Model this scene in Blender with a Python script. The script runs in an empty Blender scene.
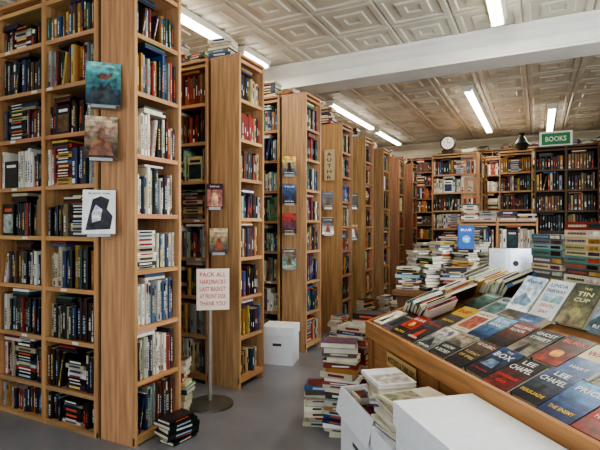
import bpy, math, random
from mathutils import Matrix, Vector
R = random.Random(23)

def lin(c):
    o=[]
    for v in c[:3]:
        v=v/255.0
        o.append(v/12.92 if v<=0.04045 else ((v+0.055)/1.055)**2.4)
    return (o[0],o[1],o[2],1.0)

# ---------------------------------------------------------------- materials
def new_mat(name, rough=0.5, metallic=0.0):
    m=bpy.data.materials.new(name); m.use_nodes=True
    nt=m.node_tree; b=nt.nodes['Principled BSDF']
    b.inputs['Roughness'].default_value=rough
    b.inputs['Metallic'].default_value=metallic
    return m,nt,b
def attr_mat(name, rough=0.5, stretch=(1,1,1), scale=8.0, lo=0.75, hi=1.15, bump=0.1, detail=6, metallic=0.0, spec=0.5, art=False):
    m,nt,b=new_mat(name,rough,metallic)
    b.inputs['Specular IOR Level'].default_value=spec
    L=nt.links.new
    at=nt.nodes.new('ShaderNodeAttribute'); at.attribute_name='Col'
    tc=nt.nodes.new('ShaderNodeTexCoord'); mp=nt.nodes.new('ShaderNodeMapping')
    mp.inputs['Scale'].default_value=stretch
    nz=nt.nodes.new('ShaderNodeTexNoise'); nz.inputs['Scale'].default_value=scale; nz.inputs['Detail'].default_value=detail
    mr=nt.nodes.new('ShaderNodeMapRange'); mr.inputs['From Min'].default_value=0.3; mr.inputs['From Max'].default_value=0.7
    mr.inputs['To Min'].default_value=lo; mr.inputs['To Max'].default_value=hi
    mx=nt.nodes.new('ShaderNodeVectorMath'); mx.operation='SCALE'
    L(tc.outputs['Object'],mp.inputs['Vector']); L(mp.outputs['Vector'],nz.inputs['Vector'])
    L(nz.outputs['Fac'],mr.inputs['Value']); L(mr.outputs['Result'],mx.inputs['Scale'])
    if art:
        # printed artwork: blotches of related colour mixed into the jacket colour
        n2=nt.nodes.new('ShaderNodeTexNoise'); n2.inputs['Scale'].default_value=scale*0.8; n2.inputs['Detail'].default_value=3; n2.inputs['Distortion'].default_value=1.2
        L(mp.outputs['Vector'],n2.inputs['Vector'])
        mm=nt.nodes.new('ShaderNodeMix'); mm.data_type='RGBA'; mm.blend_type='OVERLAY'; mm.inputs[0].default_value=0.55
        L(at.outputs['Color'],mm.inputs[6]); L(n2.outputs['Color'],mm.inputs[7]); L(mm.outputs[2],mx.inputs[0])
    else:
        L(at.outputs['Color'],mx.inputs[0])
    L(mx.outputs['Vector'],b.inputs['Base Color'])
    if bump>0:
        bp=nt.nodes.new('ShaderNodeBump'); bp.inputs['Strength'].default_value=bump; bp.inputs['Distance'].default_value=0.01
        L(nz.outputs['Fac'],bp.inputs['Height']); L(bp.outputs['Normal'],b.inputs['Normal'])
    return m
M_BOOK=attr_mat('book_cloth_and_paper',0.42,scale=14,lo=0.85,hi=1.12,bump=0.05,spec=0.35)
M_WOODV=attr_mat('wood_vertical_grain',0.5,(14,14,0.9),2.6,0.66,1.2,0.12,spec=0.3)
M_WOODH=attr_mat('wood_horizontal_grain',0.5,(1.2,14,14),2.2,0.68,1.2,0.1,spec=0.3)
M_PAINT=attr_mat('painted_plaster',0.6,scale=3,lo=0.92,hi=1.05,bump=0.05)
M_TIN=attr_mat('pressed_tin_paint',0.36,scale=1.6,lo=0.80,hi=1.10,bump=0.03)
M_CARD=attr_mat('white_cardboard',0.6,scale=30,lo=0.95,hi=1.03,bump=0.03)
M_METAL=attr_mat('brushed_metal',0.35,scale=20,lo=0.9,hi=1.05,bump=0.0,metallic=0.6)
M_FLOOR=attr_mat('painted_concrete',0.28,scale=2.2,lo=0.78,hi=1.15,bump=0.08,detail=10)
M_ART=attr_mat('printed_jacket_art',0.30,scale=26,lo=0.35,hi=1.9,bump=0.0,detail=8,spec=0.45,art=True)
m,nt,b=new_mat('fluorescent_tube'); b.inputs['Base Color'].default_value=(1,1,1,1)
b.inputs['Emission Color'].default_value=(1,0.98,0.92,1); b.inputs['Emission Strength'].default_value=16; M_TUBE=m
MATS=[M_BOOK,M_WOODV,M_WOODH,M_PAINT,M_TIN,M_CARD,M_METAL,M_FLOOR,M_TUBE,M_ART]
BOOK,WV,WH,PAINT,TIN,CARD,METAL,FLOOR,TUBE,ART=range(10)

# ---------------------------------------------------------------- mesh builder
class MB:
    def __init__(s): s.v=[];s.f=[];s.c=[];s.m=[];s.sm=[]
    def face(s,pts,col,mat=BOOK,M=None,smooth=False):
        i=len(s.v)
        for p in pts:
            s.v.append(tuple(M@Vector(p)) if M is not None else tuple(p))
        s.f.append(tuple(range(i,i+len(pts)))); s.c.append(lin(col)); s.m.append(mat); s.sm.append(smooth)
    def box(s,x0,y0,z0,x1,y1,z1,col,mat=BOOK,M=None,skip='',top=None):
        P=[(x0,y0,z0),(x1,y0,z0),(x1,y1,z0),(x0,y1,z0),(x0,y0,z1),(x1,y0,z1),(x1,y1,z1),(x0,y1,z1)]
        i=len(s.v)
        if M is not None: P=[tuple(M@Vector(p)) for p in P]
        s.v.extend(P); c=lin(col)
        for k,f in (('f',(0,1,5,4)),('r',(1,2,6,5)),('k',(2,3,7,6)),('l',(3,0,4,7)),('t',(4,5,6,7)),('b',(3,2,1,0))):
            if k in skip: continue
            s.f.append(tuple(i+j for j in f)); s.c.append(lin(top) if (k=='t' and top) else c); s.m.append(mat); s.sm.append(False)
    def prism(s,prof,x0,x1,col,mat,M=None):
        n=len(prof)
        for i in range(n):
            a=prof[i];b_=prof[(i+1)%n]
            s.face([(x0,a[0],a[1]),(x0,b_[0],b_[1]),(x1,b_[0],b_[1]),(x1,a[0],a[1])],col,mat,M)
        s.face([(x0,p[0],p[1]) for p in prof][::-1],col,mat,M); s.face([(x1,p[0],p[1]) for p in prof],col,mat,M)
    def cyl(s,p,r0,r1,h,col,mat=METAL,n=20,M=None,caps=True):
        x,y,z=p
        a=[(x+r0*math.cos(2*math.pi*i/n),y+r0*math.sin(2*math.pi*i/n),z) for i in range(n)]
        b_=[(x+r1*math.cos(2*math.pi*i/n),y+r1*math.sin(2*math.pi*i/n),z+h) for i in range(n)]
        for i in range(n):
            j=(i+1)%n; s.face([a[i],a[j],b_[j],b_[i]],col,mat,M,True)
        if caps:
            s.face(a[::-1],col,mat,M); s.face(b_,col,mat,M)
    def build(s,name,M=None,parent=None):
        me=bpy.data.meshes.new(name); me.from_pydata(s.v,[],s.f)
        used=sorted(set(s.m)); mp={k:i for i,k in enumerate(used)}
        for k in used: me.materials.append(MATS[k])
        me.polygons.foreach_set('material_index',[mp[k] for k in s.m])
        me.polygons.foreach_set('use_smooth',s.sm)
        ca=me.color_attributes.new('Col','FLOAT_COLOR','CORNER')
        buf=[]
        for f,c in zip(s.f,s.c): buf.extend(c*len(f))
        ca.data.foreach_set('color',buf)
        me.update()
        o=bpy.data.objects.new(name,me); bpy.context.scene.collection.objects.link(o)
        if M is not None: o.matrix_world=M
        if parent: o.parent=parent
        return o
def T(x,y,z): return Matrix.Translation((x,y,z))
def RZ(a): return Matrix.Rotation(math.radians(a),4,'Z')
def RX(a): return Matrix.Rotation(math.radians(a),4,'X')
def RY(a): return Matrix.Rotation(math.radians(a),4,'Y')

# ---------------------------------------------------------------- text to mesh
_tc={}
def text_geo(s):
    if s in _tc: return _tc[s]
    cu=bpy.data.curves.new('t','FONT'); cu.body=s; cu.size=1; cu.resolution_u=2; cu.align_x='CENTER'; cu.offset=0.012
    ob=bpy.data.objects.new('t',cu); bpy.context.scene.collection.objects.link(ob)
    dg=bpy.context.evaluated_depsgraph_get(); dg.update()
    me=ob.evaluated_get(dg).to_mesh()
    vs=[tuple(v.co) for v in me.vertices]; fs=[tuple(p.vertices) for p in me.polygons]
    ob.evaluated_get(dg).to_mesh_clear()
    bpy.data.objects.remove(ob); bpy.data.curves.remove(cu)
    xs=[v[0] for v in vs]; ys=[v[1] for v in vs]
    _tc[s]=(vs,fs,min(xs),max(xs),min(ys),max(ys)); return _tc[s]
def add_text(mb,s,cx,cy,w,h,z,col,M,mat=BOOK):
    vs,fs,x0,x1,y0,y1=text_geo(s)
    sx=w/(x1-x0); sy=h/(y1-y0)
    i=len(mb.v)
    for v in vs:
        mb.v.append(tuple(M@Vector((cx+(v[0]-(x0+x1)/2)*sx, cy+(v[1]-(y0+y1)/2)*sy, z))))
    c=lin(col)
    for f in fs:
        mb.f.append(tuple(i+k for k in f)); mb.c.append(c); mb.m.append(mat); mb.sm.append(False)

# ---------------------------------------------------------------- palettes
P_DARK=[(16,14,16)]*9+[(34,30,32)]*3+[(24,26,40),(48,18,18),(96,28,26),(130,40,34),(38,54,86),(206,200,188),(222,216,208),(96,70,46),(50,40,60),(160,150,126),(46,76,78),(120,98,64)]
P_MIX=[(24,24,28),(20,20,22),(36,48,84),(120,36,28),(160,52,40),(205,194,166),(224,218,202),(50,92,82),(50,86,130),(160,110,50),(90,58,40),(190,156,80),(78,44,66),(160,166,160),(30,56,50),(34,30,28),(90,80,70)]
P_PALE=[(232,224,206),(222,212,190),(238,230,215),(214,204,184),(228,218,200),(200,190,168),(214,196,166),(238,230,216),(160,70,60),(70,90,120),(60,58,60)]
P_COOL=[(80,130,150),(130,170,170),(212,218,206),(230,224,206),(230,224,206),(60,76,116),(170,192,158),(106,146,108),(216,196,152),(180,76,62),(48,56,82),(234,230,218),(160,112,70),(50,46,46),(196,186,160)]
P_WARM=[(128,62,40),(100,46,34),(170,118,64),(60,42,32),(204,172,118),(42,34,30),(80,70,60),(150,50,38),(214,202,176),(52,70,90),(28,28,30)]
P_BROWN=[(80,66,46),(110,84,52),(54,44,36),(130,100,62),(64,42,30),(170,146,106),(42,48,56),(136,62,44),(202,192,156),(90,96,90),(24,22,22)]
def jit(c,a=0.12):
    k=1+R.uniform(-a,a); return tuple(max(5,min(250,v*k+R.uniform(-6,6))) for v in c)
def contrast(c):
    l=sum(c)/3
    return R.choice([(236,228,208),(220,190,110),(225,225,225),(205,90,60),(160,190,210),(210,205,195)]) if l<115 else R.choice([(30,30,35),(130,40,36),(36,50,96),(90,70,40)])
PAGE=(205,190,160)

def spine_book(mb,x,z,t,h,dp,col,detail,lean=0,fy=0.0):
    M=None
    if lean: M=T(x,0,z)@RY(lean)@T(-x,0,-z)
    y0=fy; y1=fy+dp; b=min(0.006,t*0.18)
    if detail>=1:
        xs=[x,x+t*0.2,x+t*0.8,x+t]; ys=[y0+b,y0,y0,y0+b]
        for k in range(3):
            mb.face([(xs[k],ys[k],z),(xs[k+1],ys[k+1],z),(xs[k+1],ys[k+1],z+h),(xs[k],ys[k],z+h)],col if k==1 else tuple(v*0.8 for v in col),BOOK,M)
        mb.face([(x+t,y0+b,z),(x+t,y1,z),(x+t,y1,z+h),(x+t,y0+b,z+h)],col,BOOK,M)
        mb.face([(x,y1,z),(x,y0+b,z),(x,y0+b,z+h),(x,y1,z+h)],col,BOOK,M)
        mb.face([(xs[0],ys[0],z+h),(xs[1],ys[1],z+h),(xs[2],ys[2],z+h),(xs[3],ys[3],z+h),(x+t,y1,z+h),(x,y1,z+h)],PAGE if R.random()<.7 else col,BOOK,M)
        mb.face([(x,y1,z),(x,y1,z+h),(x+t,y1,z+h),(x+t,y1,z)],PAGE,BOOK,M)
    else:
        mb.box(x,y0,z,x+t,y1,z+h,col,BOOK,M,skip='b',top=PAGE)
    yy=y0-0.0007; cc=contrast(col)
    def q(a,bz,c,ins=0.25):
        mb.face([(x+t*ins,yy,z+h*a),(x+t*(1-ins),yy,z+h*a),(x+t*(1-ins),yy,z+h*bz),(x+t*ins,yy,z+h*bz)],c,BOOK,M)
    if detail>=1:
        st=R.random()
        if st<0.25: q(0.72,0.93,jit(R.choice(P_MIX)),0.21)
        if st>0.8: q(0.03,0.16,cc,0.21)
        if detail>=2:
            a=R.uniform(0.12,0.3); e=R.uniform(0.55,0.92)
            while a<e:
                w=R.uniform(0.02,0.05); q(a,min(a+w,e),cc,R.uniform(0.3,0.36)); a+=w+R.choice([0.012,0.012,0.03])
        else:
            a=R.uniform(0.2,0.4); q(a,a+R.uniform(0.1,0.4),cc,0.34)
    elif R.random()<0.5:
        a=R.uniform(0.3,0.6); q(a,a+R.uniform(0.1,0.3),cc,0.3)

def fill(mb,x0,x1,z,hmax,depth,pal,detail,mess=1.0,tk=(0.018,0.042)):
    x=x0; base=R.uniform(0.70,0.9)*hmax; setcol=None; n=0
    tops=[]; rowk=R.uniform(.86,1.0)
    while True:
        rem=x1-x
        if rem<0.02: break
        r=R.random()
        if r<0.04*mess and rem>0.26:
            zz=z; w=R.uniform(.17,.23)
            while zz<z+hmax*R.uniform(.6,.95):
                t=R.uniform(.016,.04)
                if zz+t>z+hmax-.01: break
                c=jit(R.choice(pal)); dx=R.uniform(0,.015)
                mb.box(x+dx,.015+R.uniform(0,.02),zz,x+dx+w,.015+min(depth-.03,.15),zz+t-.001,c,BOOK,None,skip='b')
                if detail: mb.face([(x+dx+w*.2,.0145,zz+t*.3),(x+dx+w*.8,.0145,zz+t*.3),(x+dx+w*.8,.0145,zz+t*.7),(x+dx+w*.2,.0145,zz+t*.7)],contrast(c))
                zz+=t
            x+=w+.018; continue
        if detail>=1 and .04*mess<=r<.058*mess and rem>.2:
            w=R.uniform(.13,.16); h=min(hmax-.03,R.uniform(.20,.25)); c=jit(R.choice(pal)); c2=jit(R.choice(P_MIX)); c3=contrast(c)
            mb.box(x+.004,.012,z,x+w,.04,z+h,c,BOOK,None,skip='b',top=PAGE)
            mb.face([(x+.012,.0115,z+h*.08),(x+w-.010,.0115,z+h*.08),(x+w-.010,.0115,z+h*.68),(x+.012,.0115,z+h*.68)],c2,ART)
            mb.face([(x+.025,.0115,z+h*.76),(x+w-.02,.0115,z+h*.76),(x+w-.02,.0115,z+h*.86),(x+.025,.0115,z+h*.86)],c3)
            x+=w+.006; continue
        if n<=0:
            n=R.randint(2,8); base=R.uniform(0.70,0.94)*hmax*rowk; setcol=R.choice(pal) if R.random()<.3 else None
        n-=1
        t=R.uniform(*tk)
        if R.random()<.12: t*=1.4
        if t>rem: break
        h=min(hmax-.008, base*(1+R.uniform(-.07,.07)))
        c=jit(setcol if setcol else R.choice(pal))
        if R.random()<.03*mess and rem>.14:
            lean=R.uniform(6,14)
            spine_book(mb,x,z,t,h*.93,min(depth-.02,.14),c,detail,lean,R.uniform(.004,.02)); x+=t+h*math.sin(math.radians(lean))*0.95; continue
        spine_book(mb,x,z,t,h,min(depth-.03,.15),c,detail,0,R.uniform(.003,.034))
        tops.append((x,h)); x+=t+.0008
    if mess>0 and tops and R.random()<.75*mess and hmax>.24:
        for rep in range(2):
            xa=R.uniform(x0,max(x0,x1-.25)) if rep==0 else max(x0,x1-.23)
            hh=max([h for (xx,h) in tops if xa-.05<=xx<=xa+.2] or [hmax])
            zz=z+hh+.001; k=0
            while k<3 and xa+.2<x1:
                t=R.uniform(.012,.022); c=jit(R.choice(pal))
                if zz+t>z+hmax-.001: break
                mb.box(xa,.012,zz,xa+R.uniform(.16,.2),.14,zz+t,c,BOOK,None); zz+=t+.001; k+=1
            if R.random()<.6 or xa+.45>x1: break

WOOD=(190,128,70)
def bookcase(name,M,W,D,zs,bays,pal,detail=1,wood=WOOD,H=None,mess=1.0,tk=(0.018,0.042),panel=0.022,labels=False,pals=None,books=True):
    H=H or zs[-1]+0.02
    mb=MB(); bk=MB()
    def wc(): return jit(wood,.08)
    for i in range(bays+1):
        x=W*i/bays; a=0 if i==0 else (W-panel if i==bays else x-panel/2)
        mb.box(a,0,0,a+panel,D,H,wc(),WV)
        mb.box(a-(.006 if 0<i<bays else 0),-.014,0,a+panel+(.006 if 0<i<bays else 0),0,H,wc(),WV)
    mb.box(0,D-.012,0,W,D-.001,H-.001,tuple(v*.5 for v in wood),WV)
    for k,z in enumerate(zs):
        c=wc()
        mb.box(panel,.002,z-.02,W-panel,D-.013,z,c,WH)
        mb.box(panel,-.006,z-.028,W-panel,.002,z+.001,c,WH)
    mb.box(0,-.012,zs[0]-.05 if zs[0]>.05 else 0,W,.0,zs[0],wc(),WH)
    mb.box(0,-.018,H,W,D,H+.022,wc(),WH)
    for k in range(len(zs)-1):
        for i in range(bays):
            xa=W*i/bays+panel+.004; xb=W*(i+1)/bays-panel-.004
            p=pals(k,i) if pals else pal
            hm=zs[k+1]-zs[k]-.03
            if books: fill(bk,xa,xb,zs[k]+.002,min(hm,.34),min(D-.02,.25),p,detail,mess,tk)
            if labels and R.random()<.5:
                lx=R.uniform(xa,xb-.08); mb.box(lx,-.0075,zs[k]-.022,lx+.06,-.0061,zs[k]-.004,(230,225,205),CARD)
    o=mb.build(name,M)
    if books: bk.build('shelved_books',M)
    return o

# ---------------------------------------------------------------- hero books
def hero_book(mb,M,w,h,t,col,spine=None,art=None):
    spine=spine or col
    mb.box(0,0,0,w,h,.002,col,BOOK,M)
    mb.box(0,0,t-.002,w,h,t,col,BOOK,M)
    mb.box(0,0,.002,.003,h,t-.002,spine,BOOK,M)
    mb.box(.003,.004,.002,w-.004,h-.004,t-.002,(222,212,188),BOOK,M,skip='tb')
    if art:
        z=t+.0006
        for e in art:
            if e[0] in 'ra':
                _,x0,y0,x1,y1,c=e; mb.face([(x0*w,y0*h,z),(x1*w,y0*h,z),(x1*w,y1*h,z),(x0*w,y1*h,z)],c,ART if e[0]=='a' else BOOK,M)
            elif e[0]=='p':
                mb.face([(x*w,y*h,z) for x,y in e[1]],e[2],ART,M)
            elif e[0]=='c':
                _,cx,cy,r,c=e; mb.face([(cx*w+r*w*math.cos(a*math.pi/10),cy*h+r*w*math.sin(a*math.pi/10),z) for a in range(20)],c,ART,M)
            elif e[0]=='t':
                _,s,cy,ww,hh,c=e; add_text(mb,s,.5*w,cy*h,ww*w*.92,hh*h*.82,z,c,M)
            z+=.0005 if e[0] not in 'ra' else .0001
def grad_art(c1,c2,n=8,y0=0,y1=1):
    return [('a',0,y0+(y1-y0)*i/n,1,y0+(y1-y0)*(i+1)/n,tuple(c1[k]+(c2[k]-c1[k])*i/(n-1) for k in range(3))) for i in range(n)]
def rand_art(a1,a2,dark=True):
    c1=jit(R.choice(P_DARK if dark else P_COOL)); c2=jit(R.choice(P_MIX))
    art=grad_art(c1,c2,6,.02,.98)
    k=R.random()
    if k<.5: art.append(('p',[(.05,.2),(.2,.45),(.35,.55),(.5,.42),(.65,.58),(.75,.65),(.95,.2)],jit(R.choice(P_MIX))))
    else: art.append(('p',[(.3,.1),(.7,.1),(.66,.3),(.6,.5),(.62,.6),(.5,.68),(.4,.6),(.42,.5),(.34,.3)],jit(R.choice(P_DARK))))
    tcx=R.choice([(240,235,225),(230,190,80),(210,60,45),(235,235,240)])
    art.append(('t',a1,.86,.8,.08,tcx)); art.append(('t',a2,.12,.72,.06,R.choice([(240,235,225),(225,200,120)])))
    return c1,art

def pile(mb,x,y,z0,top,rot=0,pal=P_MIX,maxw=.17,maxl=.24,tk=(.018,.042),jr=9):
    z=z0
    while z<top:
        t=R.uniform(*tk); w=R.uniform(.12,maxw); l=R.uniform(.19,maxl)
        c=jit(R.choice(pal))
        M=T(x+R.uniform(-.016,.016),y+R.uniform(-.016,.016),z)@RZ(rot+R.uniform(-jr,jr)+(180 if R.random()<.2 else 0))@Matrix(((0,-1,0,l/2),(1,0,0,-w/2),(0,0,1,0),(0,0,0,1)))
        hero_book(mb,M,w,l,t,c)
        if R.random()<.8:
            cc=contrast(c)
            mb.face([(-.0008,l*.25,t*.3),(-.0008,l*.25,t*.7),(-.0008,l*.75,t*.7),(-.0008,l*.75,t*.3)],cc,BOOK,M)
        z+=t+.0006
    # jacket art on the topmost book
    mb.face([(w*.06,l*.05,t+.0008),(w*.94,l*.05,t+.0008),(w*.94,l*.95,t+.0008),(w*.06,l*.95,t+.0008)],jit(R.choice(pal)),ART,M)
    return z

def single(name,fn,M=None,parent=None):
    mb=MB(); fn(mb); return mb.build(name,M,parent)

# ================================================================ ROOM
H=3.5; XL=-5.1; XR=3.0; YB=12.2; YF=-2.6
single('floor',lambda mb: mb.box(XL-.1,YF-.1,-.1,XR+.1,YB+.1,0,(132,131,136),FLOOR))
wallc=(206,198,176)
single('wall_left',lambda mb: mb.box(XL-.1,YF-.1,0,XL,YB+.1,H,wallc,PAINT))
single('wall_back',lambda mb: mb.box(XL,YB,0,XR,YB+.1,H,wallc,PAINT))
def rw(mb):
    mb.box(XR,YF-.1,0,XR+.1,.6,H,wallc,PAINT); mb.box(XR,4.4,0,XR+.1,YB+.1,H,wallc,PAINT)
    mb.box(XR,.6,0,XR+.1,4.4,.8,wallc,PAINT); mb.box(XR,.6,2.9,XR+.1,4.4,H,wallc,PAINT)
single('wall_right',rw)
def fw(mb):
    mb.box(XL,YF-.1,0,-3.6,YF,H,wallc,PAINT); mb.box(2.4,YF-.1,0,XR,YF,H,wallc,PAINT)
    mb.box(-3.6,YF-.1,0,2.4,YF,.6,wallc,PAINT); mb.box(-3.6,YF-.1,2.9,2.4,YF,H,wallc,PAINT)
single('wall_front',fw)
def win(mb,L):
    for i in range(4):
        x=L*i/3; mb.box(x-.03,-.03,0,x+.03,.03,2.3,(225,220,205),PAINT)
    mb.box(-.03,-.035,-.001,L+.03,.035,.06,(225,220,205),PAINT); mb.box(-.03,-.035,2.2,L+.03,.035,2.299,(225,220,205),PAINT)
single('window_1',lambda mb: win(mb,5.9),T(-3.55,YF-.05,.6))
single('window_2',lambda mb: win(mb,3.7) ,T(XR+.05,.65,.75)@RZ(90))
def ceil(mb):
    s=.62; prof=[(.31,0),(.292,-.018),(.245,-.018),(.232,-.004),(.155,-.004),(.143,-.018),(.075,-.018),(.06,-.006)]
    y=YF; cream=(210,202,182)
    while y<YB:
        x=XL
        while x<XR:
            cx=x+s/2;cy=y+s/2
            for k in range(len(prof)-1):
                (a,za),(b_,zb)=prof[k],prof[k+1]
                A=[(cx-a,cy-a,H+za),(cx+a,cy-a,H+za),(cx+a,cy+a,H+za),(cx-a,cy+a,H+za)]
                B=[(cx-b_,cy-b_,H+zb),(cx+b_,cy-b_,H+zb),(cx+b_,cy+b_,H+zb),(cx-b_,cy+b_,H+zb)]
                for i in range(4):
                    j=(i+1)%4; mb.face([A[j],A[i],B[i],B[j]],cream,TIN)
            a,za=prof[-1]; mb.face([(cx-a,cy-a,H+za),(cx-a,cy+a,H+za),(cx+a,cy+a,H+za),(cx+a,cy-a,H+za)],cream,TIN)
            x+=s
        y+=s
    mb.box(XL-.1,YF-.1,H+.001,XR+.6,YB+.6,H+.1,cream,TIN)
single('ceiling',ceil)
def beam(mb):
    p=[(5.36,3.49),(5.36,3.45),(5.40,3.42),(5.44,3.36),(5.47,3.34),(5.47,3.24),(5.45,3.23),(5.45,3.2),(5.85,3.2),(5.85,3.23),(5.83,3.24),(5.83,3.34),(5.86,3.36),(5.94,3.45),(5.94,3.49)]
    mb.prism(p,XL,XR,(234,232,222),PAINT)
single('trim_1',beam)
def crown(mb):
    mb.prism([(YB-.12,3.48),(YB-.12,3.44),(YB-.04,3.34),(YB-.04,3.2),(YB,3.2),(YB,3.48)],XL,XR,(214,206,182),PAINT)
single('trim_2',crown)

def fixture(x,y0,y1,power=24):
    mb=MB(); z=3.475
    mb.prism([(-.09,z),(-.06,z-.05),(.06,z-.05),(.09,z)],y0,y1,(225,222,205),PAINT,Matrix(((0,1,0,x),(1,0,0,0),(0,0,1,0),(0,0,0,1))))
    for dx in (-.035,.035):
        Mx=T(x+dx,y0+.04,z-.068)@RX(-90)
        mb.cyl((0,0,0),.016,.016,y1-y0-.08,(255,255,255),TUBE,12,Mx)
    for yy in (y0,y1-.03): mb.box(x-.06,yy,z-.09,x+.06,yy+.03,z-.0501,(225,222,205),PAINT)
    o=mb.build('fluorescent_light_fixture')
    ld=bpy.data.lights.new('tube_light','AREA'); ld.shape='RECTANGLE'; ld.size=.12; ld.size_y=y1-y0; ld.energy=power; ld.color=(1,.93,.80)
    lo=bpy.data.objects.new('tube_light',ld); bpy.context.scene.collection.objects.link(lo); lo.location=(x,(y0+y1)/2,z-.11); lo.parent=o
fixture(-3.1,2.85,4.28,18); fixture(-3.1,4.55,5.15,9); fixture(-3.1,7.2,9.45,26); fixture(-3.1,9.75,11.6)
fixture(-.36,2.8,5.1,26); fixture(-.94,7.35,10.9,34); fixture(.22,9.1,11.4,26)

# ================================================================ STACKS
XF=-2.27; XE=XF-.30
zs1=[.03,.267,.61,.965,1.32,1.675,2.03,2.37,2.70,2.98]
ze1=[.06,.40,.75,1.11,1.47,1.85,2.25,2.62,2.96]
def zgen(n,top,z0=.08): return [z0+(top-z0)*i/n for i in range(n+1)]
stacks=[(2.16,.43,3.02),(3.32,.40,2.84),(4.60,.40,2.83),(5.65,.38,2.70),(6.57,.38,2.68),(7.48,.38,2.64),(8.45,.38,2.62),(9.5,.38,2.62)]
fp=[P_DARK,P_COOL,P_COOL,P_COOL,P_BROWN,P_BROWN,P_WARM,P_MIX]
ep=[P_PALE,P_WARM,P_MIX,P_MIX,P_WARM,P_MIX,P_BROWN,P_MIX]
for i,(y,w,h) in enumerate(stacks):
    det=2 if i==0 else (1 if i<4 else 0)
    nb=4; L=2.16
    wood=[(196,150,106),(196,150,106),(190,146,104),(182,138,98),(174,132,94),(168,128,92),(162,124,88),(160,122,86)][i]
    zf=zs1 if i==0 else zgen(8,h-.02)
    ze=ze1 if i==0 else zgen(8,h-.02,.10)
    pf=(lambda k,b,i=i: (R.choice([P_DARK,P_DARK,P_DARK,P_MIX]) if i==0 else R.choice([fp[i],fp[i],fp[i],P_MIX])))
    pe=(lambda k,b,i=i: (P_PALE if k in (1,2,3,4) else (P_MIX+P_PALE if k<6 else P_MIX)) if i==0 else R.choice([ep[i],ep[i],P_MIX]))
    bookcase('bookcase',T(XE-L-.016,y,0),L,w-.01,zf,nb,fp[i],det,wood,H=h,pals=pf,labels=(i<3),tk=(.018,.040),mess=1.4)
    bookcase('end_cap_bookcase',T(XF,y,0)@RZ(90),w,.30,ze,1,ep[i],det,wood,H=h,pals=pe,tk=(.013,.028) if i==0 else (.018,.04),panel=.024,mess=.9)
def topstuff(mb,y,h,n,xa,xb):
    for k in range(n):
        x=xa+(xb-xa)*(k+.5)/n
        pile(mb,x,y+.17,h+.024,h+.024+R.uniform(.05,.26),R.uniform(-8,8),P_BROWN+P_MIX)
for (y,w,h) in stacks[1:]:
    single('book_pile',lambda mb: topstuff(mb,y,h,6,-4.0,-2.42))

WB=(170,134,96)
bookcase('wall_bookcase',T(-2.2,YB-.34,0),5.0,.30,zgen(9,3.12),8,P_PALE,0,WB,pals=lambda k,b:R.choice([P_PALE,P_MIX,P_COOL]),tk=(.025,.05))
bookcase('wall_bookcase',T(-5.0,YB-.34,0),2.7,.30,zgen(9,3.05),5,P_MIX,0,(140,105,72),tk=(.025,.05))
IW=(186,144,100)
bookcase('island_bookcase',T(-1.68,8.5,0),.76,.3,zgen(8,2.60),1,P_PALE,1,IW,pals=lambda k,b:R.choice([P_PALE,P_MIX,P_COOL]),tk=(.022,.045))
bookcase('island_bookcase',T(-.9,8.52,0)@RZ(90),1.4,.3,zgen(8,2.60),3,P_MIX,0,IW)
bookcase('island_bookcase',T(-.60,8.8,0),.52,.3,zgen(8,2.62),1,P_WARM,1,IW,pals=lambda k,b:R.choice([P_WARM,P_MIX,P_BROWN]))
bookcase('island_bookcase',T(-.05,8.0,0),.84,.3,zgen(8,2.54),2,P_MIX,1,(92,66,46),pals=lambda k,b:R.choice([P_MIX,P_BROWN,P_DARK]),tk=(.022,.045))
bookcase('island_bookcase',T(.90,7.5,0),1.2,.3,zgen(8,2.60),2,P_MIX,0,IW)
bookcase('island_bookcase',T(-1.7,10.3,0),1.6,.3,zgen(8,2.75),3,P_PALE,0,IW)
bookcase('low_bookcase',T(-1.0,7.0,0),1.0,.28,zgen(4,1.42),2,P_MIX,1,IW,pals=lambda k,b:R.choice([P_MIX,P_PALE]),tk=(.022,.045))
def tops2(mb,x0,x1,y,z,n,hi):
    for k in range(n):
        x=x0+(x1-x0)*(k+.5)/n
        pile(mb,x,y,z,z+R.uniform(.04,hi),R.uniform(-15,15),P_MIX+P_PALE)
single('book_pile',lambda mb: tops2(mb,-.98,-.02,7.14,1.463,4,.4))
single('book_pile',lambda mb: tops2(mb,-1.2,-.95,8.66,2.643,1,.15))
single('book_pile',lambda mb: tops2(mb,.95,2.0,7.66,2.643,4,.25))
single('book_pile',lambda mb: tops2(mb,-2.1,2.7,YB-.19,3.163,18,.16))

def clock(mb):
    M=T(-1.42,8.6,2.845)@RX(90)
    mb.cyl((0,0,-.03),.13,.13,.06,(50,38,30),WV,28,M); mb.cyl((0,0,.03),.108,.108,.003,(235,230,215),CARD,28,M)
    mb.box(-.004,0,.034,.004,.085,.036,(20,20,20),BOOK,M); mb.box(0,-.004,.034,.06,.004,.036,(20,20,20),BOOK,M)
    mb.box(-1.52,8.55,2.643,-1.32,8.66,2.72,(60,44,34),WV)
single('mantel_clock',clock)
def pic(mb):
    M=T(.02,8.1,2.586)@RX(80)
    mb.box(0,0,0,.44,.24,.02,(232,232,226),CARD,M)
    mb.box(.03,.03,.02,.41,.21,.0215,(60,130,80),BOOK,M)
    add_text(mb,'BOOKS',.22,.12,.28,.08,.0225,(236,238,230),M)
single('green_sign',pic)
def vase(mb):
    pr=[(.05,0),(.09,.06),(.11,.14),(.07,.22),(.035,.27),(.05,.32)]
    for k in range(len(pr)-1):
        mb.cyl((-.25,8.95,2.664+pr[k][1]),pr[k][0],pr[k+1][0],pr[k+1][1]-pr[k][1],(28,24,24),BOOK,20)
single('dark_vase',vase)

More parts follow.
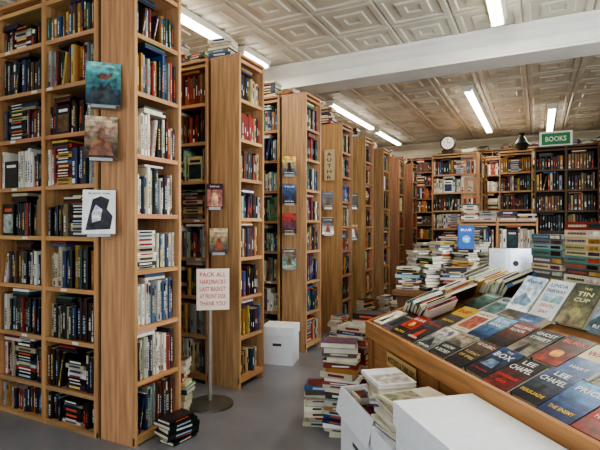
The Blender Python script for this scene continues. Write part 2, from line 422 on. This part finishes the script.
def faceout(x,y,z,w,h,yaw,c,art,t=.022):
    mb=MB()
    M2=T(x,y,z)@RZ(yaw)@RX(78)@T(-w/2,-h/2,.018)
    hero_book(mb,M2,w,h,t,c,None,art); o=mb.build('face_out_book')
    br=MB()
    Mb=T(x,y,z-h/2-.004)@RZ(yaw)
    br.box(-w*.35,-.06,-.004,w*.35,.0,-.001,(150,150,150),METAL,Mb); br.box(-w*.35,-.062,-.004,w*.35,-.058,.02,(150,150,150),METAL,Mb)
    br.box(-w*.3,.0,-.004,w*.3,.003,h*.7,(150,150,150),METAL,Mb)
    br.build('display_bracket',None,o)
yp=2.16-.085
teal=grad_art((26,50,60),(90,150,150),8)+[('p',[(.05,.05),(.12,.3),(.22,.42),(.3,.3),(.42,.5),(.52,.4),(.66,.56),(.8,.3),(.95,.05)],(50,56,60)),('p',[(.3,.62),(.45,.74),(.62,.70),(.8,.8),(.7,.64),(.55,.58)],(110,70,60)),('t','DRAGONFALL',.92,.75,.05,(220,215,190))]
faceout(-2.43,yp,2.27,.20,.28,46,(50,80,85),teal)
faceout(-2.45,yp,1.94,.19,.27,46,(90,66,50),grad_art((60,44,36),(170,150,125),8)+[('p',[(.12,.05),(.25,.4),(.38,.5),(.42,.68),(.52,.74),(.62,.66),(.62,.5),(.75,.4),(.88,.05)],(110,76,60)),('t','THE QUEEN',.88,.7,.06,(230,205,150))])
faceout(-2.47,yp,1.475,.19,.28,46,(222,220,216),[('r',.05,.04,.95,.96,(218,216,212)),('p',[(.1,.08),(.85,.1),(.92,.4),(.74,.56),(.82,.78),(.55,.86),(.3,.78),(.22,.5)],(40,40,46)),('p',[(.3,.25),(.55,.3),(.6,.55),(.4,.66),(.28,.45)],(170,170,172)),('t','BLACK SUN',.92,.7,.05,(20,20,20))])
y2=3.32-.07
faceout(-2.46,y2,1.64,.14,.21,36,(60,30,40),[('a',.05,.05,.95,.75,(150,90,80)),('p',[(.3,.05),(.7,.05),(.7,.4),(.6,.62),(.4,.62),(.32,.4)],(205,160,130)),('t','NOVA',.88,.6,.08,(240,230,220))])
faceout(-2.42,y2,1.26,.15,.21,36,(60,50,45),grad_art((60,50,46),(180,160,120),6)+[('p',[(.3,.1),(.7,.1),(.6,.6),(.4,.6)],(130,60,40)),('t','WEST',.88,.6,.08,(240,235,220))])
y3=4.60-.07
for z in (2.04,1.73,1.41,1.03):
    c1,a=rand_art(R.choice(['DUST','HOME','TIDE']),'NOVEL',R.random()<.5); faceout(-2.43,y3,z,.15,.22,34,c1,a)
for yy,z in ((5.65,1.72),(5.65,1.38),(6.57,1.75),(6.57,1.3)):
    c1,a=rand_art('STORM','A NOVEL'); faceout(-2.43,yy-.07,z,.15,.22,34,c1,a)
def cat(mb,txt,M):
    mb.box(-.07,-.01,0,.07,0,.40,(196,176,136),CARD,M)
    for k,s in enumerate(txt): add_text(mb,s,0,.34-.075*k,.06,.045,.0105,(50,36,30),M@RX(90),CARD)
single('category_sign',lambda mb: cat(mb,['A','U','T','H','R'],T(-2.42,5.63,1.98)))

# ================================================================ FLOOR SIGN
def sign(mb):
    mb.cyl((0,0,0),.18,.175,.014,(100,96,92),METAL,32); mb.cyl((0,0,.014),.17,.04,.022,(116,112,106),METAL,32)
    mb.cyl((0,0,.03),.014,.014,.74,(190,186,180),METAL,12)
    M=T(.02,-.016,.74)@RX(90)
    mb.box(-.125,0,-.004,.125,.32,.002,(246,228,210),CARD,M)
    for k,s in enumerate(['PACK ALL','HARDBACKS','LAST BASKET','AT FRONT DESK','THANK YOU!']):
        add_text(mb,s,0,.275-.056*k,.2,.034,.0028,(205,50,45),M,CARD)
single('sign_stand',sign,T(-2.28,2.955,0)@RZ(37))

# ================================================================ BOXES
def lidbox(mb,x0,y0,x1,y1,z0,z1,M=None,col=(240,242,246),lid=.09):
    mb.box(x0,y0,z0,x1,y1,z1-.02,col,CARD,M)
    mb.box(x0-.008,y0-.008,z1-lid,x1+.008,y1+.008,z1,tuple(min(250,v*1.02) for v in col),CARD,M)
    mx=(x0+x1)/2
    mb.box(mx-.045,y0-.0012,z0+(z1-z0)*.5,mx+.045,y0+.001,z0+(z1-z0)*.5+.025,(60,60,65),CARD,M)
    my=(y0+y1)/2
    mb.box(x0-.0012,my-.045,z0+(z1-z0)*.5,x0+.001,my+.045,z0+(z1-z0)*.5+.025,(60,60,65),CARD,M)
single('storage_box',lambda mb: lidbox(mb,-.16,-.14,.16,.14,0,.38),T(-2.36,4.22,0)@RZ(14))
def leanfr(mb):
    M=T(-2.66,4.40,0)@RZ(10)@RX(80); mb.box(0,0,0,.11,.3,.01,(235,235,230),CARD,M); mb.box(.02,.02,.01,.09,.28,.0115,(200,205,210),CARD,M)
single('leaning_picture',leanfr)

C=Vector((-.974,2.931,0)); a=Vector((.648,-.761,0)); n=Vector((.761,.648,0))
MT=Matrix(((a.x,n.x,0,C.x),(a.y,n.y,0,C.y),(0,0,1,0),(0,0,0,1)))
single('storage_box',lambda mb: lidbox(mb,1.19,-.375,1.76,-.045,.361,.72),MT)
single('storage_box',lambda mb: lidbox(mb,1.21,-.37,1.74,-.06,0,.355),MT)
single('storage_box',lambda mb: lidbox(mb,.90,-.35,1.16,-.05,0,.50),MT)
def openbox(mb):
    x0,y0,x1,y1,z1=.42,-.34,.88,-.05,.52; c=(236,238,243)
    for b_ in ((x0,y0,x1,y0+.006),(x0,y1-.006,x1,y1),(x0,y0,x0+.006,y1),(x1-.006,y0,x1,y1)):
        mb.box(b_[0],b_[1],0,b_[2],b_[3],z1,c,CARD)
    mb.box(x0,y0,0,x1,y1,.006,c,CARD)
    mb.face([(x0,y0,z1),(x1,y0,z1),(x1,y0-.03,z1-.13),(x0,y0-.03,z1-.13)],c,CARD)
    mb.face([(x0,y0,z1),(x0,y1,z1),(x0-.03,y1,z1-.12),(x0-.03,y0,z1-.12)],c,CARD)
    mb.box(x0+.19,y0-.0015,.28,x0+.27,y0+.001,.30,(70,70,75),CARD)
single('open_carton',openbox,MT)
def carton_books(mb):
    for (u,s) in ((.54,-.195),(.76,-.195)):
        pile(mb,u,s,.01,.50,90,P_PALE+P_MIX,.15,.24,jr=3)
single('book_pile',carton_books,MT)
PM=[(236,236,240),(228,228,230),(215,205,185),(90,100,120),(232,228,215),(236,236,240),(190,180,160),(170,160,146)]
def mags(mb):
    z=.502
    while z<.66:
        t=R.uniform(.008,.02); w=R.uniform(.19,.22);l=R.uniform(.25,.28); c=R.choice(PM)
        M=T(1.03+R.uniform(-.015,.015),-.215+R.uniform(-.01,.01),z)@RZ(R.uniform(-10,10))@T(-w/2,-l/2,0)
        hero_book(mb,M,w,l,t,c); z+=t+.0006
    mb.face([(w*.06,l*.05,t+.0008),(w*.94,l*.05,t+.0008),(w*.94,l*.6,t+.0008),(w*.06,l*.6,t+.0008)],(150,140,120),ART,M)
single('magazine_pile',mags,MT)
def mags2(mb):
    z=.55
    while z<.66:
        t=R.uniform(.008,.02); w=R.uniform(.17,.20);l=R.uniform(.23,.26); c=R.choice(PM)
        M=T(.73+R.uniform(-.02,.02),-.20,z)@RZ(80+R.uniform(-12,12))@T(-w/2,-l/2,0)
        hero_book(mb,M,w,l,t,c); z+=t+.0006
    mb.face([(w*.06,l*.05,t+.0008),(w*.94,l*.05,t+.0008),(w*.94,l*.6,t+.0008),(w*.06,l*.6,t+.0008)],(180,176,166),ART,M)
single('magazine_pile',mags2,MT)

# ================================================================ DISPLAY TABLE
def table(mb):
    L=2.4; w=(168,120,76)
    prof=[(0,.0),(0,.70),(.0,.74),(.78,.99),(1.12,.99),(1.12,0)]
    mb.prism(prof,0,L,w,WH)
    mb.box(-.02,-.025,.68,L,-.0001,.775,(184,132,84),WH)
    mb.box(-.02,-.012,0,L,-.0002,.10,(150,98,54),WH)
    for u in (0,.8,1.6): mb.box(u,-.014,.1,u+.07,-.0003,.68,(160,110,68),WV)
    mb.prism([(-.02,.70),(-.02,.775),(.78,1.02),(1.12,1.02),(1.12,.95)],-.022,-.0001,(178,126,78),WH)
    mb.box(.30,-.016,.58,.66,-.0145,.66,(205,170,110),CARD)
    add_text(mb,'MYSTERIES & THRILLERS',.48,.62,.33,.036,.0170,(60,40,28),RX(90),CARD)
single('display_table',table,MT)
th=math.atan2(.25,.78)
MS=MT@T(0,0,.742)@RX(math.degrees(th))
W_=(245,243,238)
front=[
 ((150,24,20),[('a',0,.35,1,1,(170,40,30)),('r',.0,.0,1,.35,(20,18,20)),('t','ESCAPE',.82,.85,.13,W_),('t','BALDWIN',.15,.8,.1,(250,210,60)),('c',.5,.55,.18,(240,200,90))]),
 ((14,14,16),grad_art((16,16,20),(60,64,70),6)+[('p',[(.3,.1),(.7,.1),(.58,.6),(.42,.6)],(190,60,45)),('t','THE CHASE',.84,.85,.11,(230,60,40)),('t','CUTLER',.15,.7,.09,W_)]),
 ((190,186,176),grad_art((90,96,100),(205,200,190),6)+[('p',[(.1,.1),(.35,.5),(.6,.35),(.9,.1)],(50,54,58)),('t','SAND',.84,.7,.12,(30,40,50)),('t','MERCER',.12,.8,.08,W_)]),
 ((36,34,36),[('a',.0,.5,1,1,(150,140,120)),('p',[(.1,.5),(.4,.72),(.7,.6),(.9,.5)],(90,84,76)),('t','TESS MOREAU',.9,.9,.08,(120,20,20)),('t','I KNOW',.36,.7,.12,W_),('t','A SECRET',.18,.85,.12,W_)]),
 ((14,13,14),grad_art((16,14,16),(100,70,50),6)+[('t','LE CLERC',.86,.85,.11,W_),('t','A LEGACY',.5,.8,.10,(235,200,120)),('t','OF SPIES',.34,.8,.10,(235,200,120))]),
 ((12,14,22),grad_art((12,12,20),(44,70,110),6)+[('t','THE',.9,.3,.06,W_),('t','BOX',.74,.85,.19,W_),('p',[(.2,.3),(.8,.3),(.7,.55),(.3,.55)],(110,130,150)),('t','J. PARKER',.15,.8,.08,(220,50,40))]),
 ((14,12,14),grad_art((120,34,28),(18,18,20),5)+[('t','LEE',.87,.5,.15,W_),('t','CHAPEL',.66,.9,.18,W_),('t','NEVER BACK',.34,.85,.09,(235,60,45)),('t','GO',.18,.4,.1,(235,60,45))]),
 ((16,20,30),grad_art((14,18,28),(80,100,130),6)+[('p',[(.35,.1),(.65,.1),(.58,.5),(.42,.5)],(16,16,18)),('t','LEE',.87,.5,.15,W_),('t','CHAPEL',.66,.9,.16,W_),('t','PERSUADE',.2,.85,.1,(250,205,70))]),
 ((16,34,80),grad_art((14,34,80),(80,140,190),6)+[('t','PRICE',.8,.8,.15,W_),('t','THE ENEMY',.2,.8,.1,(250,205,70))]),
 ((180,30,24),[('a',0,0,1,.3,(120,30,26)),('t','RED',.7,.8,.22,W_),('t','HARBOUR',.4,.8,.12,W_)]),
]
mid=[
 ((200,160,60),[('a',0,0,1,.5,(60,56,54)),('t','SNAP',.75,.8,.2,(150,20,20)),('t','BELINDA',.2,.8,.1,(250,210,60))]),
 ((225,215,190),[('a',.1,.15,.9,.75,(160,90,70)),('t','DARK MAYS',.86,.85,.09,(20,20,24)),('t','A NOVEL',.08,.6,.06,(20,20,24))]),
 ((20,50,90),grad_art((24,50,90),(120,170,195),6)+[('t','OUTER',.82,.8,.14,W_),('t','BANKS',.64,.8,.14,W_)]),
 ((24,20,22),grad_art((22,20,22),(140,70,46),6)+[('t','KILLING',.84,.85,.12,W_),('t','FLOOR',.68,.7,.12,W_)]),
 ((18,18,20),grad_art((160,146,120),(24,24,28),6)+[('t','GHOST',.84,.85,.14,W_),('t','STREET',.66,.85,.12,W_),('p',[(.35,.05),(.6,.05),(.55,.4),(.42,.4)],(20,20,20))]),
 ((14,12,14),grad_art((150,50,36),(20,18,20),6)+[('t','BURN',.8,.85,.16,(245,80,40)),('c',.5,.35,.2,(230,160,80))]),
 ((225,212,175),[('a',.0,.0,1,.5,(70,100,140)),('t','THE',.88,.4,.1,(160,30,24)),('t','WALL',.7,.85,.17,(160,30,24)),('t','HART',.2,.6,.1,W_)]),
 ((30,28,34),grad_art((110,100,86),(34,32,38),6)+[('t','SILENT',.84,.85,.12,(225,215,190)),('t','WITNESS',.14,.85,.09,(225,215,190))]),
 ((180,190,190),[('a',.05,.05,.95,.65,(90,120,120)),('t','MERCY',.82,.85,.14,(20,40,50))]),
 ((20,40,40),grad_art((24,40,40),(110,150,130),6)+[('t','THE MARSH',.84,.85,.11,W_)])]
def shingle(covers,u0,v,du,name,w=.142,h=.212,tilt=4,tz=.004):
    for k,(c,art) in enumerate(covers):
        mb=MB(); t=R.uniform(.024,.034)
        M=MS@T(u0+k*du+R.uniform(-.002,.002),v+R.uniform(-.008,.008),tz)@RZ(R.uniform(-2,2))@RX(tilt)
        hero_book(mb,M,w,h,t,c,None,art); mb.build(name)
shingle(front,.29,.020,.150,'hardcover_book')
shingle(front[2:5],1.80,.020,.150,'hardcover_book')
shingle(mid,.44,.246,.150,'hardcover_book')
shingle(mid[::-1][:4],.36,.468,.150,'hardcover_book',h=.20)
cv=[((215,225,235),grad_art((225,230,235),(180,205,225),6)+[('p',[(.1,.3),(.4,.55),(.9,.35),(.8,.2),(.2,.2)],(90,130,160)),('t','HARBOR',.86,.8,.09,(30,70,140))]),
    ((215,230,230),[('r',0,0,1,1,(226,234,234)),('a',.1,.42,.9,.62,(150,180,190)),('t','LINDA',.86,.75,.11,(30,80,140)),('t','FAIRWAY',.71,.85,.11,(30,80,140)),('t','DEATH',.32,.6,.1,(200,70,50)),('t','DAY',.17,.4,.1,(200,70,50))]),
    ((70,72,50),grad_art((130,122,86),(66,76,62),6)+[('t','THE',.88,.3,.06,(240,220,150)),('t','TIN',.75,.6,.12,(245,235,190)),('t','CUP',.6,.6,.11,(245,235,190)),('c',.5,.3,.18,(160,150,100))]),
    ((120,150,175),grad_art((80,100,120),(200,215,220),6)+[('p',[(0,.2),(.3,.45),(.6,.3),(1,.5),(1,.1),(0,.1)],(60,80,90)),('t','COLD',.84,.7,.12,(30,50,80)),('t','RIVER',.12,.7,.09,W_)]),
    ((50,30,35),grad_art((120,40,36),(26,24,32),6)+[('t','NIGHT',.8,.8,.13,(245,205,100))])]
for k,(c,art) in enumerate(cv):
    mb=MB(); M=MS@T(.64+k*.175,.578,.010)@RX(34)@RZ(R.uniform(-2,2)); hero_book(mb,M,.158,.225,.028,c,None,art); mb.build('hardcover_book')
def fan(mb,u0,u1,v,pal,lean,l=.19,step=.026):
    u=u0
    while u<u1:
        t=R.uniform(.018,.03); c=jit(R.choice(pal)); ln=l+R.uniform(-.015,.02); w=R.uniform(.11,.14)
        ll=lean+R.uniform(-6,6)
        M=MS@T(u,v+R.uniform(-.012,.012),.006+t)@RZ(R.uniform(-5,5))@RY(-ll)@Matrix.Diagonal((-1,1,1,1))@T(-w,0,-t)
        hero_book(mb,M,w,ln,t,c,jit(R.choice(pal)))
        mb.face([(-.0008,ln*.2,t*.3),(-.0008,ln*.8,t*.3),(-.0008,ln*.8,t*.7),(-.0008,ln*.2,t*.7)],contrast(c),BOOK,M)
        u+=step+t*.5
PF=P_PALE+P_PALE+P_COOL+P_MIX
single('fanned_books',lambda mb: fan(mb,.02,.44,.69,PF,46,.2))
single('fanned_books',lambda mb: fan(mb,.02,.24,.46,PF,42,.2))
single('fanned_books',lambda mb: fan(mb,.02,.30,.245,PF,38,.19))
def flatb(mb):
    for k in range(2):
        c=jit(R.choice(P_PALE)); M=MS@T(.02+k*.135,.025,.008)@RZ(R.uniform(-6,6))
        hero_book(mb,M,.12,.19,.024,c,None,rand_art('LAKE','A NOVEL',False)[1])
single('paperback_books',flatb)
def bstack(mb,u,s,top,pal,l=.235,w=.16):
    z=.992
    while z<top:
        t=R.uniform(.026,.042); c=jit(R.choice(pal)); ll=l+R.uniform(-.012,.008)
        M=T(u+R.uniform(-.006,.006),s+R.uniform(-.006,.006),z)@RZ(R.uniform(-3,3))@Matrix(((0,-1,0,ll/2),(1,0,0,-w/2),(0,0,1,0),(0,0,0,1)))
        hero_book(mb,M,w,ll,t,c)
        cc=contrast(c)
        mb.face([(-.0008,ll*.05,t*.2),(-.0008,ll*.05,t*.8),(-.0008,ll*.35,t*.8),(-.0008,ll*.35,t*.2)],jit(R.choice(P_MIX)),ART,M)
        aa=.42
        while aa<.92:
            wl=R.uniform(.015,.04); mb.face([(-.0008,ll*aa,t*.35),(-.0008,ll*aa,t*.65),(-.0008,ll*(aa+wl),t*.65),(-.0008,ll*(aa+wl),t*.35)],cc,BOOK,M); aa+=wl+.012
        z+=t+.0006
PS=[(90,140,135),(130,170,160),(215,205,175),(205,190,155),(150,60,50),(120,120,114),(160,150,120),(80,110,125),(100,114,110),(80,80,80)]
for u,tp in ((.58,1.34),(.835,1.38),(1.09,1.35),(1.345,1.31)):
    single('book_pile',lambda mb: bstack(mb,u,.92,tp,PS),MT)

# ================================================================ FLOOR PILES
def fpile(pts,name='book_pile'):
    for (x,y,top,rot,pal) in pts:
        single(name,lambda mb: pile(mb,x,y,0.001,top,rot,pal))
PP=P_PALE+P_MIX
fpile([(-1.17,2.93,.60,10,PP),(-1.16,3.16,.66,-5,PP),(-1.14,3.40,.70,5,PP),(-.88,3.46,.68,0,PP),(-1.18,3.66,.62,0,P_PALE+P_DARK),(-1.2,3.95,.55,4,PP),(-1.37,3.04,.28,20,PP),(-1.37,3.42,.35,10,PP),(-1.4,3.8,.4,0,PP),(-1.42,4.2,.35,0,PP),
       (-2.10,2.38,.16,80,[(22,22,24),(30,30,32)]),(-2.43,2.72,.40,20,P_PALE+P_COOL),(-2.66,2.85,.5,10,PP),
       (-2.13,5.25,.3,80,PP),(-2.13,6.2,.35,80,P_WARM),(-2.13,7.15,.3,80,PP),(-2.1,8.1,.4,80,PP),(-2.0,9.1,.5,80,P_PALE),(-1.6,6.6,.6,30,PP),(-1.5,7.3,.7,10,PP),(-1.62,6.1,.4,10,PP),(-1.35,6.3,.75,10,PP)])

# ================================================================ COUNTER
def counter(mb):
    w=(120,84,54)
    mb.box(-1.3,4.6,.70,1.6,5.75,.75,w,WH); mb.box(-1.26,4.64,0,1.56,4.68,.70,(105,72,46),WV)
    mb.box(-1.26,4.68,0,-1.22,5.7,.7,(105,72,46),WV); mb.box(1.52,4.68,0,1.56,5.7,.7,(105,72,46),WV); mb.box(-1.22,5.66,0,1.52,5.7,.7,(105,72,46),WV)
single('sales_counter',counter)
cp=[(-1.17,4.76,.96),(-.98,4.8,1.08),(-1.14,5.04,1.12),(-.90,5.07,1.22),(-.74,4.78,.98),(-.66,5.05,1.14),(-.52,4.8,.94),(-1.12,5.33,1.2),(-.84,5.35,1.28),(-.33,4.78,.86),(-.60,5.5,1.2),(.3,5.0,1.1),(.5,5.3,1.15)]
tops={}
for x,y,tp in cp:
    mb=MB(); tops[(x,y)]=pile(mb,x,y,.751,tp,R.uniform(-50,50),P_PALE+P_MIX+P_DARK+P_COOL,tk=(.010,.034),jr=20); mb.build('book_pile')
single('hardcover_book',lambda mb: hero_book(mb,T(-.74,5.07,tops[(-.66,5.05)]+.003)@RZ(20)@RX(85),.16,.24,.03,(40,90,160),None,[('t','BLUE',.8,.7,.12,(235,240,245)),('c',.5,.4,.25,(120,170,210))]))
def monitor(mb):
    w=.25; N=10; pr=[(-w+2*w*i/N, .012+.035*math.sin(math.pi*i/N)) for i in range(N+1)]
    for i in range(N):
        (xa,da),(xb,db)=pr[i],pr[i+1]
        mb.face([(xa,-da,.05),(xb,-db,.05),(xb,-db,.41),(xa,-da,.41)],(205,210,218),METAL,None,True)
        mb.face([(xa,-da,.41),(xb,-db,.41),(xb,0,.41),(xa,0,.41)],(205,210,218),METAL)
        mb.face([(xb,-db,.05),(xa,-da,.05),(xa,0,.05),(xb,0,.05)],(205,210,218),METAL)
    mb.box(-w,0,.05,w,.012,.41,(190,195,202),METAL)
    mb.box(-w+.01,.0121,.06,w-.01,.0125,.40,(15,15,18),BOOK)
    mb.cyl((0,0,0),.028,.028,.002,(40,40,45),BOOK,20,T(0,-.0475,.26)@RX(90))
    mb.prism([(-.085,.0),(-.085,.006),(-.055,.12),(-.045,.12),(-.06,.012),(.09,.008),(.09,0)],-.09,.09,(195,200,208),METAL)
single('computer_monitor',monitor,T(-.22,5.25,.752)@RZ(24))

# ================================================================ LIGHTS
def area(name,loc,rot,sx,sy,e,col):
    ld=bpy.data.lights.new(name,'AREA'); ld.shape='RECTANGLE'; ld.size=sx; ld.size_y=sy; ld.energy=e; ld.color=col
    lo=bpy.data.objects.new(name,ld); bpy.context.scene.collection.objects.link(lo); lo.location=loc; lo.rotation_euler=[math.radians(v) for v in rot]
area('window_daylight_front',(-.6,YF+.05,1.75),(90,0,0),5.8,2.2,120,(.84,.92,1))
area('window_daylight_right',(XR-.03,2.5,1.85),(90,0,90),3.6,2.0,250,(.84,.92,1))
w=bpy.data.worlds.new('World'); bpy.context.scene.world=w; w.use_nodes=True
nt=w.node_tree; bg=nt.nodes['Background']; sky=nt.nodes.new('ShaderNodeTexSky'); sky.sky_type='HOSEK_WILKIE'
nt.links.new(sky.outputs['Color'],bg.inputs['Color']); bg.inputs['Strength'].default_value=1.0
try: bpy.context.scene.view_settings.look='AgX - Medium High Contrast'
except Exception as e: print(e)

# ================================================================ CAMERA
cd=bpy.data.cameras.new('camera'); cd.lens=28.2; cd.sensor_width=36; cd.clip_start=.02
co=bpy.data.objects.new('camera',cd); bpy.context.scene.collection.objects.link(co)
co.location=(0,0,1.4); co.rotation_euler=(math.radians(90),0,math.radians(26.86))
bpy.context.scene.camera=co
